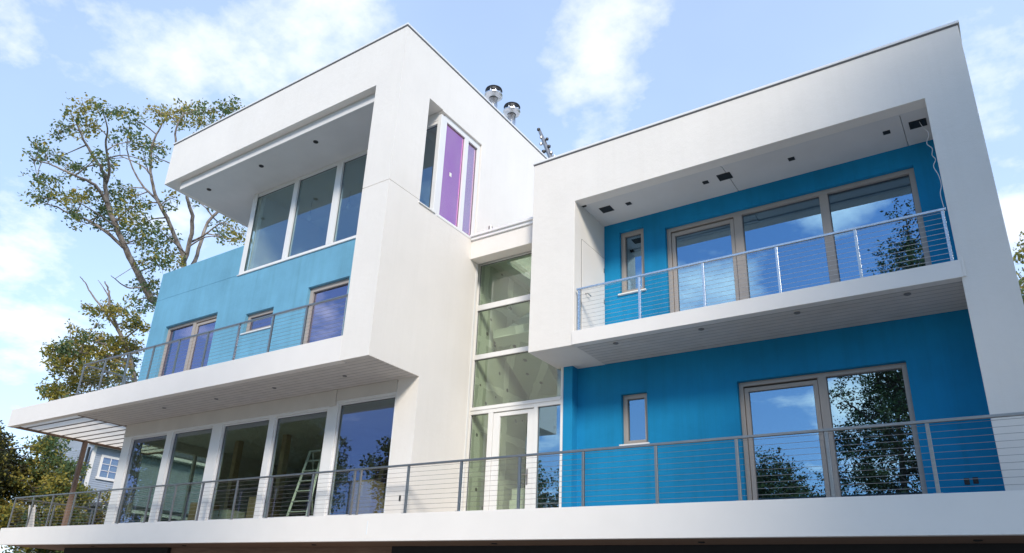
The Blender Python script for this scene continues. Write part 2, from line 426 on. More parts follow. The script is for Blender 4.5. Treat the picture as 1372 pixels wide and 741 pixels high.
# upper tower glazing, turning the corner
window('window', H, -8.02, -0.04, 4.452, 7.418, YW + .02, .10, M['frame_white'], M['glass_t'], [(-6.01, -5.81), (-4.09, -3.84), (-2.05, -1.86)], .14, sill=.03, lab='wide white framed window under the tower roof')
one('wall', M['frame_white'], [(-8.02, -7.80, YW - .006, YW + .018, 4.452, 7.418)], H, .004)
window('window', H, YW + .16, 3.56, 4.44, 7.58, -0.05, .11, M['frame_white'], [M['glass_p'], M['glass_p2']], [(2.84, 3.01)], .10, axis='x', sill=.03, fwb=.1, lab='window with violet glass on the tower side')
one('sticker', M['trim'], [(-.098, -.0965, 2.33, 2.42, 5.93, 6.05)], H)
one('window_corner', M['frame_white'], [(-0.17, -0.045, YW + .005, YW + .162, 4.452, 7.58)], H, .004)
one('window_head', M['frame_white'], [(-.9, -.17, YW + .012, YW + .15, 7.421, 7.688)], H, .004)
one('window_head', M['frame_white'], [(-0.16, -0.06, YW + .17, 3.57, 7.585, 7.655)], H, .004)
one('window_sill', M['frame_white'], [(-0.9, 0.035, 1.10, YW, 4.425, 4.456)], H, .004)
# bedroom level
window('window', H, -11.6, -8.745, 0.66, 3.32, YW + .11, .09, M['frame_tan'], M['glass_v'], [(-10.17, -10.02)], .12, leafs=(1,), lab='taupe framed sliding door behind the left railing')
window('window', H, -7.235, -5.945, 2.325, 2.962, YW + .10, .11, M['frame_tan'], M['glass_v'], sill=.035, lab='small landscape window in the turquoise wall')
one('window_sill', M['frame_white'], [(-7.29, -5.9, YW - .04, YW + .095, 2.285, 2.32)], H, .004)
window('window', H, -4.52, -2.862, 0.66, 3.27, YW + .10, .13, M['frame_tan'], M['glass_v'], (), .12, lab='taupe framed glass door beside the white fin')
# ground level window wall
ww = shell('wall', M['frame_white'], [(-12.584, -0.652, YW + .004, YW + .22, ZD, -0.06)],
    [hole(-12.12, -10.13, -3.2, -.47), hole(-9.82, -7.83, -3.2, -.47), hole(-7.36, -5.29, -3.2, -.47), hole(-5.06, -3.02, -3.2, -.47), hole(-2.64, -0.70, -3.2, -.37)], .008, 'white post and header wall of the living room')
one('header_board', M['header'], [(-12.56, -2.95, YW - .03, YW + .002, -.40, 0.0), (-2.70, -0.66, YW - .03, YW + .002, -.30, 0.0), (-2.94, -2.71, YW - .05, YW + .002, -.42, 0.0)], H, .004)
for a, b, t in ((-12.12, -10.13, -.47), (-9.82, -7.83, -.47), (-7.36, -5.29, -.47), (-5.06, -3.02, -.47), (-2.64, -.70, -.37)):
    window('window', H, a + .002, b - .002, -3.2, t - .002, YW + .05, .035, M['frame_white'], M['glass_l'], (), .09, fwb=.06)

# ---- link between the two blocks
shell('wall', M['white'], [(0.0, 2.40, YC, YC + .36, 3.82, 4.371)], bevel=.008, label='white header over the stair glazing')
one('gutter', M['cap'], [(0.012, 2.39, YC - .05, YC + .1, 4.373, 4.46), (0.012, 2.39, YC - .10, YC + .1, 4.461, 4.53)], H, .006)
one('roof', M['trim'], [(0.002, .3, YC + .1, YBACK, 4.30, 4.44), (1.9, 2.39, YC + .1, YBACK, 4.30, 4.44), (.3, 1.9, YC + .1, 4.7, 4.30, 4.44), (.3, 1.9, 7.4, YBACK, 4.30, 4.44)], H)
one('added_skylight', M['glass_g'], [(.28, 1.92, 4.68, 7.42, 4.445, 4.452)], H)  # unseen roof light added to brighten the stair hall
vp = MB(); vp.tube([(0.32, 3.8, 4.44), (0.32, 3.8, 4.86)], .035, n=10); vp.lathe((0.32, 3.8, 4.84), [(.001, .12), (.06, .1), (.065, 0), (.03, -.02)], 12)
vp.build('vent_pipe', M['steel'], H)
YG = 4.05
x0g, x1g = -0.20, 2.575
fr = MB()
fr.box(x0g, x0g + .05, YG, YG + .12, ZD, 4.2); fr.box(x1g - .045, x1g, YG, YG + .12, ZD, .62)
for z0, z1 in ((3.95, 4.2), (2.559, 2.716), (1.134, 1.265), (-.376, -.18)): fr.box(x0g + .05, x1g - .045 if z0 < .5 else 2.38, YG, YG + .12, z0, z1)
fr.box(x0g + .05, x1g - .045, YG - .02, YG, -.275, -.235)
fr.box(.414, .56, YG, YG + .12, ZD, -.376); fr.box(1.78, 1.886, YG, YG + .12, ZD, -.376)
fr.box(x0g + .05, .414, YG, YG + .12, ZD, -3.12); fr.box(1.886, x1g - .045, YG, YG + .12, ZD, -3.12)
glz = tag(fr.build('window', M['frame_white'], H, .005), 'tall white framed stair glazing between the blocks')
for (a, b, c, d) in ((x0g + .05, 2.37, 2.716, 3.95), (x0g + .05, 2.37, 1.265, 2.559), (x0g + .05, x1g - .045, -.18, 1.134), (x0g + .05, .414, -3.12, -.376), (1.886, x1g - .045, -3.12, -.376)):
    one('pane', M['glass_g' if b < 2.5 or c > -.4 else 'glass_d'], [(a, b, YG + .06, YG + .066, c, d)], glz)
    g = .012
    one('gasket', M['seal'], [(a, a + g, YG + .045, YG + .064, c, d), (b - g, b, YG + .045, YG + .064, c, d), (a + g, b - g, YG + .045, YG + .064, d - g, d), (a + g, b - g, YG + .045, YG + .064, c, c + g)], glz)
dr = MB()
for bx_ in ((.57, .765, -3.24, -.40), (1.594, 1.77, -3.24, -.40), (.765, 1.594, -.499, -.40), (.765, 1.594, -3.24, -3.0)): dr.box(bx_[0], bx_[1], YG + .02, YG + .09, bx_[2], bx_[3])
door = tag(dr.build('door', M['frame_white'], H, .005), 'white glazed entrance door')
one('pane', M['glass_g'], [(.765, 1.594, YG + .06, YG + .066, -3.0, -.499)], door)
hd = MB(); hd.box(1.615, 1.655, YG + .005, YG + .02, -2.25, -1.88); hd.tube([(1.635, YG + .01, -2.02), (1.635, YG - .05, -2.02), (1.53, YG - .055, -2.02)], .012, n=8)
hd.build('handle', M['steel'], door)
one('wall', M['frame_white'], [(x1g + .001, x1g + .02, YG + .005, YG + .10, ZD, .54)], H)
one('window_jamb', M['frame_white'], [(-.01, .008, 3.685, 3.772, ZD, 3.815)], H, .003)

# ---- right block: white frame
right = shell('wall', M['white'],
    [(2.39, 11.779, YR, YR + .30, 4.254, 5.647), (2.39, 11.779, YR + .30, 13, 4.42, 5.647), (2.39, 3.587, YR, YB + .25, ZS, 5.647), (11.029, 11.779, YR, 13, ZD, 5.647)],
    [], .010, 'white stucco frame of the right block')
coping(2.39, 11.779, YR, 13, 5.647)
rsof = one('soffit', M['plaster'], [(3.589, 7.05, YR + .40, YB, 4.30, 4.40), (7.062, 10.56, YR + .36, YB, 4.30, 4.40), (10.57, 11.027, YR + .36, YB, 4.30, 4.40), (3.72, 7.05, YR + .302, YR + .395, 4.27, 4.40), (7.062, 11.027, YR + .302, YR + .355, 4.262, 4.40)], H, .005, 'grey plaster soffit over the right balcony')
one('slot_shade', M['black'], [(3.61, 3.70, YR + .31, YR + .39, 4.262, 4.30)], rsof)  # black block standing in for the shade inside a notch
spots('soffit_box', [(4.042, 3.55), (6.984, 3.56), (10.822, 3.60)], 4.30, .1, rsof, (.15, .13))
spots('downlight', [(4.626, 3.57), (6.538, 3.58), (8.422, 3.60), (10.266, 3.60)], 4.30, .1, rsof, (.065, .06))
# blue walls
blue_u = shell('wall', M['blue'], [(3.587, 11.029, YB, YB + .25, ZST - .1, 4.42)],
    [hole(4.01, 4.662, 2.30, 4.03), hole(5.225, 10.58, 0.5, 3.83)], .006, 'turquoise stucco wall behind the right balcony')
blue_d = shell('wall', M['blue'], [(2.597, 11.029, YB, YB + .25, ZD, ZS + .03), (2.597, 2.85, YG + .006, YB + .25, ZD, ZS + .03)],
    [hole(3.995, 4.632, -1.43, -.25), hole(6.68, 9.87, -3.22, -.285)], .006, 'shade-toned turquoise stucco wall above the deck on the right')
window('window', H, 4.012, 4.660, 2.303, 4.027, YB + .10, .11, M['frame_tan'], M['glass'], (), .12, lab='narrow taupe window on the right balcony')
one('window_sill', M['frame_white'], [(3.97, 4.70, YB - .05, YB + .095, 2.258, 2.30)], H, .004)
window('window', H, 5.228, 10.577, ZST + .02, 3.827, YB + .10, .10, M['frame_tan'], M['glass'], [(6.86, 7.05), (8.73, 8.905)], .14, leafs=(0,), lab='three pane taupe sliding door on the right balcony')
window('window', H, 3.998, 4.630, -1.427, -.253, YB + .10, .10, M['frame_tan'], M['glass_d'], (), .12, lab='narrow taupe window above the deck')
one('window_sill', M['frame_white'], [(3.95, 4.67, YB - .05, YB + .095, -1.472, -1.43)], H, .004)
window('window', H, 6.683, 9.867, -3.22, -.288, YB + .11, .09, M['frame_tan'], M['glass_d'], [(8.26, 8.42)], .14, leafs=(0,), lab='two pane taupe sliding door above the deck')
one('outlet', M['black'], [(10.45, 10.53, YB - .012, YB + .01, -2.64, -2.53)], H); one('outlet', M['black'], [(10.58, 10.66, YB - .012, YB + .01, -2.63, -2.52)], H)
one('outlet', M['black'], [(-.26, -.21, YW - .01, YW + .01, -2.9, -2.77)], H)
# flush white door in the side wall of the right balcony
fd = one('door', M['trim'], [(3.588, 3.600, 3.12, 4.29, ZST, 3.36)], H, .004, 'flush white side door on the right balcony')
lv = MB(); lv.tube([(3.60, 3.30, 2.0), (3.66, 3.30, 2.0), (3.665, 3.45, 1.985)], .013, n=8); lv.lathe((3.605, 3.30, 2.0), [(.001, .02), (.03, 0.0), (.001, -.02)], 12)
lv.build('handle', M['steel'], fd)
one('door_gap', M['seal'], [(3.588, 3.5895, 3.10, 3.118, ZST, 3.378), (3.588, 3.5895, 4.292, 4.306, ZST, 3.378), (3.588, 3.5895, 3.118, 4.292, 3.362, 3.378)], fd)
for z in (1.35, 2.1, 2.95): one('hinge', M['steel'], [(3.601, 3.612, 4.25, 4.28, z, z + .12)], fd)
# balcony slab
rb = shell('balcony', M['trim'], [(3.56, 11.06, YR - .03, YR + .16, ZS, ZST), (3.589, 11.027, YR + .16, YB + .01, ZS + .04, ZST)], [], .006, 'white balcony slab of the right block')
one('end_plate', M['trim'], [(11.062, 11.10, YR - .022, YR - .002, ZS + .01, ZST + .05)], rb, .004)
sb2 = boards(2.42, 11.02, YR + .03, YB - .005, ZS + .004, rb)
spots('downlight', [(4.467, 3.085), (6.399, 3.098), (8.294, 3.084), (10.175, 3.08)], ZS + .004, .06, sb2, None, M['fit'])
# ---- roofs, floors, rooms (seen through the glass)
one('roof', M['trim'], [(-8.0, -0.26, YW + .3, YBACK - .26, 7.66, 7.70), (-12.33, -8.03, YW + .25, YBACK - .25, 4.2, 4.35)], H)
one('floor', M['floor'], [(-7.79, -.26, YW + .26, YBACK - .26, 4.20, 4.30), (-12.33, -.26, YW + .26, YBACK - .26, .45, .60), (-12.33, -.26, YW + .23, YBACK - .26, -3.25, -3.2)], H, label='plywood floors of the tower')
one('ceiling', M['room'], [(-7.79, -.26, YW + .26, YBACK - .26, 7.43, 7.5), (-12.33, -.26, YW + .26, YBACK - .26, 3.55, 3.6), (-12.33, -.26, YW + .23, YBACK - .26, -.2, -.12)], H)
one('interior_wall', M['room'], [(-7.78, -.27, 7.5, 7.6, 4.3, 7.43), (-3.4, -3.28, 3.6, 7.4, 4.3, 7.43)], H)
one('interior_wall', M['violet'], [(-.9, -.85, 4.3, 7.4, 4.3, 7.43)], H)
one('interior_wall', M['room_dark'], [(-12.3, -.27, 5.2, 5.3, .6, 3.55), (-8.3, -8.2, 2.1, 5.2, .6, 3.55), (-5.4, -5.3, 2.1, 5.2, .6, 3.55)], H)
one('interior_wall', M['drywall'], [(-9.2, -.27, 7.6, 7.7, -3.2, -.2), (-.40, -.27, 2.0, 7.6, -3.2, -.2)], H, label='taped drywall of the living room')
for x in (-7.6, -2.83, -10.0): one('column', M['lumber'], [(x - .1, x + .1, 4.2, 4.4, -3.2, -.2)], H)
one('interior_wall', M['drywall'], [(-.198, -.18, 4.175, 7.5, ZD, 4.19), (-.18, 2.6, 7.4, 7.5, ZD, 4.19), (2.58, 2.6, YB + .26, 7.4, ZD, 4.19)], H, label='taped drywall of the stair hall')
one('ceiling', M['drywall'], [(-.18, .3, 4.18, 7.4, 4.21, 4.29), (1.9, 2.58, 4.18, 7.4, 4.21, 4.29), (.3, 1.9, 4.18, 4.7, 4.21, 4.29)], H)
one('floor', M['floor'], [(-.18, 2.58, 4.18, 7.4, ZD - .02, ZD + .03)], H)
sl = MB()
sl.quadbox([(.05, 5.0, 2.0), (2.55, 5.0, 2.0), (2.55, 7.3, 3.9), (.05, 7.3, 3.9), (.05, 5.0, 2.25), (2.55, 5.0, 2.25), (2.55, 7.3, 4.08), (.05, 7.3, 4.08)])
sl.quadbox([(.05, 7.3, .2), (1.2, 7.3, .2), (1.2, 4.6, 1.9), (.05, 4.6, 1.9), (.05, 7.3, .45), (1.2, 7.3, .45), (1.2, 4.6, 2.15), (.05, 4.6, 2.15)])
sl.build('stair_soffit', M['drywall'], H)
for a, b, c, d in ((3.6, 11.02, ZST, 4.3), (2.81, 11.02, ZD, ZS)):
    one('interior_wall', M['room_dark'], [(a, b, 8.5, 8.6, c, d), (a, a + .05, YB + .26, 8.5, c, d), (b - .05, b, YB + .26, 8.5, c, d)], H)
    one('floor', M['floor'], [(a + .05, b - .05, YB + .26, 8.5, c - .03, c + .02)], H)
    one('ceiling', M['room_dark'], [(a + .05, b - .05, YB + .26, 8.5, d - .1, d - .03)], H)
one('wall', M['white'], [(2.39, 11.03, 12.8, 12.99, ZD, 4.4), (2.5, 2.57, 8.0, 12.8, ZD, 4.4)], H)
# ---- deck
deck = shell('deck', M['trim'], [(-18.18, 15, YD, YD + .13, ZDB, ZD)], [], .006, 'long white fascia of the raised deck')
one('decking', M['deckboard'], [(-18.16, 15, YD + .131, YBACK, ZD - .12, ZD - .006)], deck)
one('deck_soffit', M['brownwood'], [(-18.16, 15, YD + .131, YBACK, ZDB + .012, ZDB + .06)], deck)
one('end_fascia', M['trim'], [(-18.18, -18.162, YD + .131, YBACK, ZDB + .06, ZD - .12)], deck)
for x in (-13.2, -8.3, -3.0, 2.3, 6.6, 10.6): spots('downlight', [(x, YD + .75)], ZDB + .012, .06, deck)
one('joint_strip', M['cap'], [(-.585, -.555, YD - .004, YD + .01, ZDB + .14, ZD - .14)], deck, .003)
# ---- basement under the deck
one('basement_wall', M['dark'], [(-15.9, -9.8, 2.35, 2.5, ZG, ZDB + .01)], H, label='near-black panel for the shade in the garage opening under the left end of the deck')
one('basement_wall', M['dark'], [(-.9, 15, 2.35, 2.5, ZG, ZDB + .01)], H, label='near-black panel for the shade in the garage opening under the right half of the deck')
one('basement_wall', M['brownwood'], [(-9.79, -.91, 2.45, 2.6, ZG, ZDB + .01)], H, label='brown boarded wall under the deck')
# ---- railings
def railing(parent, pts, z0, h, posts, lab, ncab=10, mat=None, pw=.05, corner=True):
    mat = mat or M['steel']
    mb = MB()
    for (a, b) in zip(pts, pts[1:]):
        d = Vector((b[0] - a[0], b[1] - a[1], 0)).normalized(); n = Vector((-d.y, d.x, 0)) * .028
        A = Vector((*a, z0 + h)) ; B = Vector((*b, z0 + h))
        if a == pts[0] or True: A = A - d * .026; B = B + d * .026
        q = [A - n, B - n, B + n, A + n]
        mb.quadbox([(*v[:2], z0 + h - .045) for v in q] + [(*v[:2], z0 + h - .001 * (1 if a == pts[0] else 2)) for v in q])
    rail = tag(mb.build('railing', mat, parent, .006), lab)
    for (x, y) in posts:
        o = MB(); o.box(-pw / 2, pw / 2, -.022, .022, 0, h - .046); o.box(-.06, .06, -.05, .05, 0.001, .012)
        po = o.build('post', mat, rail, .004, loc=Vector((x, y, z0)))
    for i in range(ncab):
        z = z0 + .09 + i * (h - .17) / (ncab - 1)
        c = MB(); c.tube([(*p, z) for p in pts], .0034, n=6)
        c.build('cable', mat, rail)
    return rail
railing(H, [(-12.96, 3.2), (-12.96, .07), (-.93, .07)], ZB, 1.075, [(x, .07) for x in (-12.96, -11.65, -10.30, -8.98, -7.70, -6.36, -5.0, -3.63, -2.38, -.96)] + [(-12.96, 1.5), (-12.96, 3.0)], 'steel cable railing along the left balcony')
railing(H, [(3.66, YR + .05), (10.98, YR + .05)], ZST, 1.06, [(x, YR + .05) for x in (3.70, 5.184, 6.608, 8.096, 9.525, 10.948)], 'bright steel cable railing of the right balcony', 10, M['bright'])
dp = [-17.85, -16.5, -15.15, -13.7, -12.25, -10.85, -9.45, -8.2, -6.95, -5.46, -4.10, -2.60, -1.215, -1.02, .41, 1.847, 3.28, 4.68, 6.108, 7.517, 8.907, 10.27, 11.65, 13.05, 14.4]
railing(H, [(-17.9, 6.5), (-17.9, YD + .08), (14.4, YD + .08)], ZD, 1.055, [(x, YD + .08) for x in dp] + [(-17.9, 2.6), (-17.9, 4.0), (-17.9, 5.4)], 'steel cable railing along the raised deck')
# ---- roof flues and mast
def flue(x, y, ztop, zr, q=.88):
    f = MB(); f.tube([(x, y, zr), (x, y, ztop - .15)], .145, n=24)
    fo = f.build('flue', M['bright'], H, smooth=True)
    c = MB()
    c.lathe((x, y, ztop), [(.001, .05), (.20 * q, .04), (.31 * q, .0), (.325 * q, -.04), (.30 * q, -.05), (.30 * q, -.13)], 28)
    c.build('cap', M['black'], fo)
    c2 = MB()
    for k in range(9):
        a = 2 * math.pi * k / 9; ca, sa = math.cos(a), math.sin(a)
        c2.tube([(x + .27 * q * ca, y + .27 * q * sa, ztop - .05), (x + .27 * q * ca, y + .27 * q * sa, ztop - .25)], .026, n=6)
    c2.lathe((x, y, ztop - .34), [(.15, 0), (.30 * q, .04), (.345 * q, .09), (.345 * q, .13), (.31 * q, .13), (.28 * q, .09), (.15, .05)], 28)
    c2.lathe((x, y, ztop - .3), [(.19, 0), (.19, .25)], 24)
    c2.build('collar', M['bright'], fo)
flue(-.70, 4.93, 10.88, 9.2); flue(-.70, 6.02, 10.94, 9.2)
ms = MB(); a, b = Vector((-.06, 8.0, 9.25)), Vector((-.83, 8.0, 11.28))
ms.tube([a, a + (b - a) * .72, b], .10, .05, n=10)
ms.box(-.55, .05, 7.9, 8.1, 9.27, 9.34)
mst = ms.build('service_mast', M['steel'], H)
for t, dx, r in ((.99, 0, .06), (.80, -.03, .05), (.72, .16, .055), (.66, -.14, .05), (.55, .12, .06), (.48, -.15, .07), (.40, .10, .06), (.30, .16, .05)):
    p = a + (b - a) * t
    k = MB(); k.tube([p, p + Vector((dx * 1.2, -.05, .03))], .03, n=6); k.lathe(p + Vector((dx, -.05, .0)), [(.001, .07), (r, .04), (r, -.03), (.001, -.06)], 10)
    k.build('fitting', [M['black'] if r > .052 and t > .4 else M['steel']], mst)

# ================================================================== loose things in and on the house
w = MB(); pts = [(10.85, 3.55, 4.31), (10.90, 3.4, 4.05), (10.97, 3.35, 3.85), (10.91, 3.3, 3.62), (10.98, 3.2, 3.42), (10.96, 3.1, 3.22), (11.0, 3.0, 3.05), (10.95, 2.9, 2.86), (11.0, 2.85, 2.62), (11.01, 2.82, 2.40), (10.97, 2.80, 2.22), (10.98, 2.80, 1.95)]
def spline(p, k=6):
    p = [Vector(q) for q in p]; out = []
    for i in range(len(p) - 1):
        p0, p1, p2, p3 = p[max(i - 1, 0)], p[i], p[i + 1], p[min(i + 2, len(p) - 1)]
        for j in range(k):
            t = j / k
            out.append(.5 * ((2 * p1) + (p2 - p0) * t + (2 * p0 - 5 * p1 + 4 * p2 - p3) * t * t + (3 * p1 - p0 - 3 * p2 + p3) * t ** 3))
    return out + [p[-1]]
w.tube(spline(pts), .0065, n=6)
tag(w.build('hanging_wire', M['plaster']), 'loose pale wire dangling from the soffit box to the right balcony railing', 'wire')
# step ladder in the living room
L0 = Vector((-4.36, 2.35, -3.2))
lad = empty('step_ladder', L0, 'open aluminium step ladder behind the fourth tall living room window', 'ladder')
def lm(name, pts_, r=.022, n=6):
    m_ = MB(); m_.tube(pts_, r, n=n); m_.build(name, M['alu'], lad, loc=Vector((0, 0, 0)))
for s in (-1, 1):
    lm('rail', [(s * .42, 0, 0), (s * .27, .42, 2.15)], .045, 4); lm('rear_leg', [(s * .40, 1.0, 0), (s * .22, .5, 2.12)], .022, 4)
for i in range(1, 7):
    t = i / 7; z = 2.15 * t; hw = .42 - .18 * t
    m_ = MB(); m_.box(-hw, hw, .42 * t - .04, .42 * t + .05, z - .015, z + .015); m_.build('step', M['alu'], lad, loc=Vector((0, 0, 0)))
m_ = MB(); m_.box(-.26, .26, .36, .56, 2.13, 2.17); m_.build('top_cap', M['alu'], lad, loc=Vector((0, 0, 0)))
lad.scale = (.92, .92, .90)
def carton(x, y, z, sx, sy, sz, mat, label, rz=0., cat='box', group=None):
    o = empty('carton', (x, y, z), label, cat, group, rz)
    b_ = MB(); b_.box(-sx / 2, sx / 2, -sy / 2, sy / 2, 0, sz); b_.build('body', M[mat], o, .008, loc=Vector((0, 0, 0)))
    t_ = MB(); t_.box(-sx / 2 + .003, sx / 2 - .003, -.03, .03, sz + .001, sz + .004); t_.box(-.03, .03, -sy / 2 - .003, -sy / 2 - .001, sz * .6, sz - .002); t_.build('tape', M['lumber'], o, loc=Vector((0, 0, 0)))
    return o
carton(-2.25, 2.75, -3.2, .62, .5, 1.0, 'card', 'tall brown carton at the left edge of the rightmost living room window', .1)
carton(-1.35, 3.0, -3.2, 1.1, .7, .55, 'card', 'low wide brown carton in the middle of the rightmost living room window', -.2)
carton(-1.25, 3.0, -2.64, .8, .5, .30, 'card_pale', 'pale carton resting on the low wide brown carton', .25)
carton(-.80, 2.45, -3.2, .42, .4, .42, 'card_pale', 'small pale carton near the right jamb of the rightmost living room window', .05)
carton(-9.2, 2.9, -3.2, .7, .5, .72, 'card', 'brown carton low in the second living room window from the left', .15)
carton(-8.4, 3.2, -3.2, .9, .6, .5, 'card_pale', 'pale wide carton beside the brown one in the second living room window', -.1)
carton(-6.9, 3.2, -3.2, .6, .5, .85, 'card', 'brown carton at the left of the third living room window', .1)
pk = empty('plank_stack', (-3.7, 4.6, -3.2), 'upright stack of brown boards leaning behind the step ladder', 'boards')
for i in range(5):
    b_ = MB(); x = -.55 + i * .17
    b_.quadbox([(x, 0, 0), (x + .15, 0, 0), (x + .15, .05, 0), (x, .05, 0), (x, .5, 2.1 + .1 * (i % 3)), (x + .15, .5, 2.1 + .1 * (i % 3)), (x + .15, .55, 2.1 + .1 * (i % 3)), (x, .55, 2.1 + .1 * (i % 3))])
    b_.build('board', M['lumber' if i % 2 else 'brownwood'], pk, loc=Vector((0, 0, 0)))
carton(1.15, 4.6, ZD + .03, .5, .45, .36, 'card_pale', 'bottom pale carton of the stack behind the entrance door glass', .0)
carton(1.18, 4.62, ZD + .395, .5, .45, .32, 'card_pale', 'second pale carton up in the stack behind the entrance door glass', .1)
carton(1.20, 4.62, ZD + .72, .44, .4, .28, 'card_pale', 'topmost pale carton of the stack behind the entrance door glass', -.12)
carton(1.62, 4.4, ZD + .03, .32, .36, .9, 'card_pale', 'tall slim pale carton right of the stack behind the entrance door glass', .04)
carton(2.30, 4.5, ZD + .03, .4, .4, .5, 'card', 'brown carton behind the narrow glass right of the entrance door', .2)
for (x, y, z, l) in ((-6.6, 3.0, 6.75, 'bare bulb hanging behind the leftmost pane under the tower roof'), (-5.0, 3.2, 6.85, 'bare bulb hanging behind the second pane under the tower roof')):
    o = empty('hanging_bulb', (x, y, z), l, 'light bulb')
    c_ = MB(); c_.tube([(0, 0, .12), (0, 0, 7.43 - z)], .006, n=6); c_.build('cord', M['black'], o, loc=Vector((0, 0, 0)))
    c_ = MB(); c_.lathe((0, 0, 0), [(.001, -.1), (.05, -.06), (.06, 0), (.03, .07), (.025, .13), (.001, .13)], 14); c_.build('bulb', M['trim'], o, smooth=True, loc=Vector((0, 0, 0)))

# white folded garden chair leaning on the deck's left end
ch = empty('deck_chair', (-17.2, 1.65, ZD - .006), 'folded pale chair leaning against the left end of the deck railing', 'chair')
for (x0, x1) in ((-.22, -.16), (.16, .22)):
    c_ = MB(); c_.quadbox([(x0, 0, 0), (x1, 0, 0), (x1, .03, 0), (x0, .03, 0), (x0 + .16, -.22, .8), (x1 + .16, -.22, .8), (x1 + .16, -.19, .8), (x0 + .16, -.19, .8)]); c_.build('side_rail', M['trim'], ch, loc=Vector((0, 0, 0)))
c_ = MB(); c_.quadbox([(-.16, .0, .05), (.16, .0, .05), (.16, .02, .05), (-.16, .02, .05), (-.02, -.2, .72), (.30, -.2, .72), (.30, -.18, .72), (-.02, -.18, .72)]); c_.build('sling', M['opal'], ch, loc=Vector((0, 0, 0)))

# ================================================================== trees
def spray(V, F, MI, c, r, kind, leaf, nspray, nleaf, flat=.8):
    for _ in range(nspray):
        d = Vector((rnd.gauss(0, 1), rnd.gauss(0, 1), rnd.gauss(0, 1))).normalized() * (r * rnd.random() ** .45)
        p = Vector(c) + Vector((d.x, d.y, d.z * flat))
        for _ in range(nleaf):
            q = p + Vector((rnd.gauss(0, 1), rnd.gauss(0, 1), rnd.gauss(0, .8))) * leaf * .62
            a = Vector((rnd.gauss(0, 1), rnd.gauss(0, 1), rnd.gauss(-.25, .8))).normalized()
            b = a.cross(Vector((rnd.gauss(0, 1), rnd.gauss(0, 1), rnd.gauss(0, 1)))).normalized()
            n = a.cross(b); l = leaf * rnd.uniform(.6, 1.25); wd = l * .27
            i = len(V)
            V += [tuple(q), tuple(q + a * l * .5 + b * wd + n * wd * .3), tuple(q + a * l), tuple(q + a * l * .5 - b * wd + n * wd * .3)]
            F.append((i, i + 1, i + 2, i + 3)); MI.append(kind if rnd.random() < .8 else 1 - kind)
def make_tree(name, label, limbs, clumps, leaf, dens, nleaf, mats, barkm, group=None, cat='tree'):
    base = Vector(limbs[0][0][0])
    root = empty(name, base, label, cat, group)
    tb = MB(); nodes = []
    for pts, r0, r1 in limbs:
        sp = spline(pts, 4)
        jit = [p + Vector((rnd.uniform(-1, 1), rnd.uniform(-1, 1), rnd.uniform(-1, 1))) * min(.03, r0 * .25) * (0 if i == 0 else 1) for i, p in enumerate(sp)]
        tb.tube(jit, r0, r1, n=8)
        for i, p in enumerate(jit): nodes.append((p, r0 + (r1 - r0) * i / len(jit)))
    V, F, MI = [], [], []
    for (x, y, z, r, k) in clumps:
        c = Vector((x, y, z))
        best = min(nodes, key=lambda q: (q[0] - c).length + (2.0 if q[0].z > c.z + .3 else 0))
        a = best[0]; mid = a.lerp(c, .5) + Vector((rnd.uniform(-.1, .1), rnd.uniform(-.1, .1), rnd.uniform(-.02, .15))) * (c - a).length
        tb.tube(spline([a, mid, c], 3), min(best[1] * .7, .05), .014, n=5, cap=False)
        for _ in range(4):
            e = c + Vector((rnd.gauss(0, 1), rnd.gauss(0, 1), rnd.gauss(.2, .8))).normalized() * r * .9
            tb.tube([mid.lerp(c, rnd.uniform(.4, 1)), c.lerp(e, .5) + Vector((0, 0, rnd.uniform(-.05, .1))), e], .013, .005, n=4, cap=False)
        spray(V, F, MI, c, r, k, leaf, max(3, int(dens * r * r)), nleaf)
    tb.build('trunk', barkm, root, smooth=True)
    mb = MB(); mb.v, mb.f, mb.m = V, F, MI
    mb.build('crown', mats, root)
    return root
def auto_tree(name, label, base, h, cr, leaf, nclump, dens, nleaf, mats, barkm, seed, trunk_h=.3, ybias=.4, group=None, zs=None, cat='tree'):
    g = random.Random(seed); b = Vector(base); limbs = []; clumps = []
    top = b + Vector((g.uniform(-.6, .6), g.uniform(-.6, .6), h * .85))
    r0 = max(.08, h * .018)
    limbs.append(([tuple(b), tuple(b.lerp(top, .3) + Vector((g.uniform(-.2, .2), g.uniform(-.2, .2), 0))), tuple(b.lerp(top, .65) + Vector((g.uniform(-.4, .4), g.uniform(-.4, .4), 0))), tuple(top)], r0, r0 * .2))
    ez = h * (1 - trunk_h) / 2; cz = b.z + h - ez
    nl = 9
    for i in range(nl):
        t = trunk_h + (.8 - trunk_h) * i / nl; a = b.lerp(top, t / .85 if t < .85 else 1)
        an = i * 2.4 + g.uniform(-.4, .4); l = cr * g.uniform(.6, .95) * (1 - .35 * abs(t - .5))
        e = a + Vector((math.cos(an) * l, math.sin(an) * l, l * g.uniform(.2, .7)))
        limbs.append(([tuple(a), tuple(a.lerp(e, .5) + Vector((0, 0, l * .05))), tuple(e)], r0 * .4, r0 * .1))
    for i in range(nclump):
        while True:
            p = Vector((g.uniform(-1, 1), g.uniform(-1, 1), g.uniform(-1, 1)))
            if .25 < p.length < 1: break
        p = p * (.75 + .25 * g.random())
        clumps.append((b.x + p.x * cr, b.y + p.y * cr, cz + p.z * ez, cr * g.uniform(.17, .33), 1 if g.random() < ybias else 0))
    return make_tree(name, label, limbs, clumps, leaf, dens, nleaf, mats, barkm, group, cat)
GY = [M['leaf_g'], M['leaf_y']]; DY = [M['leaf_d'], M['leaf_y']]; DG = [M['leaf_d'], M['leaf_g']]
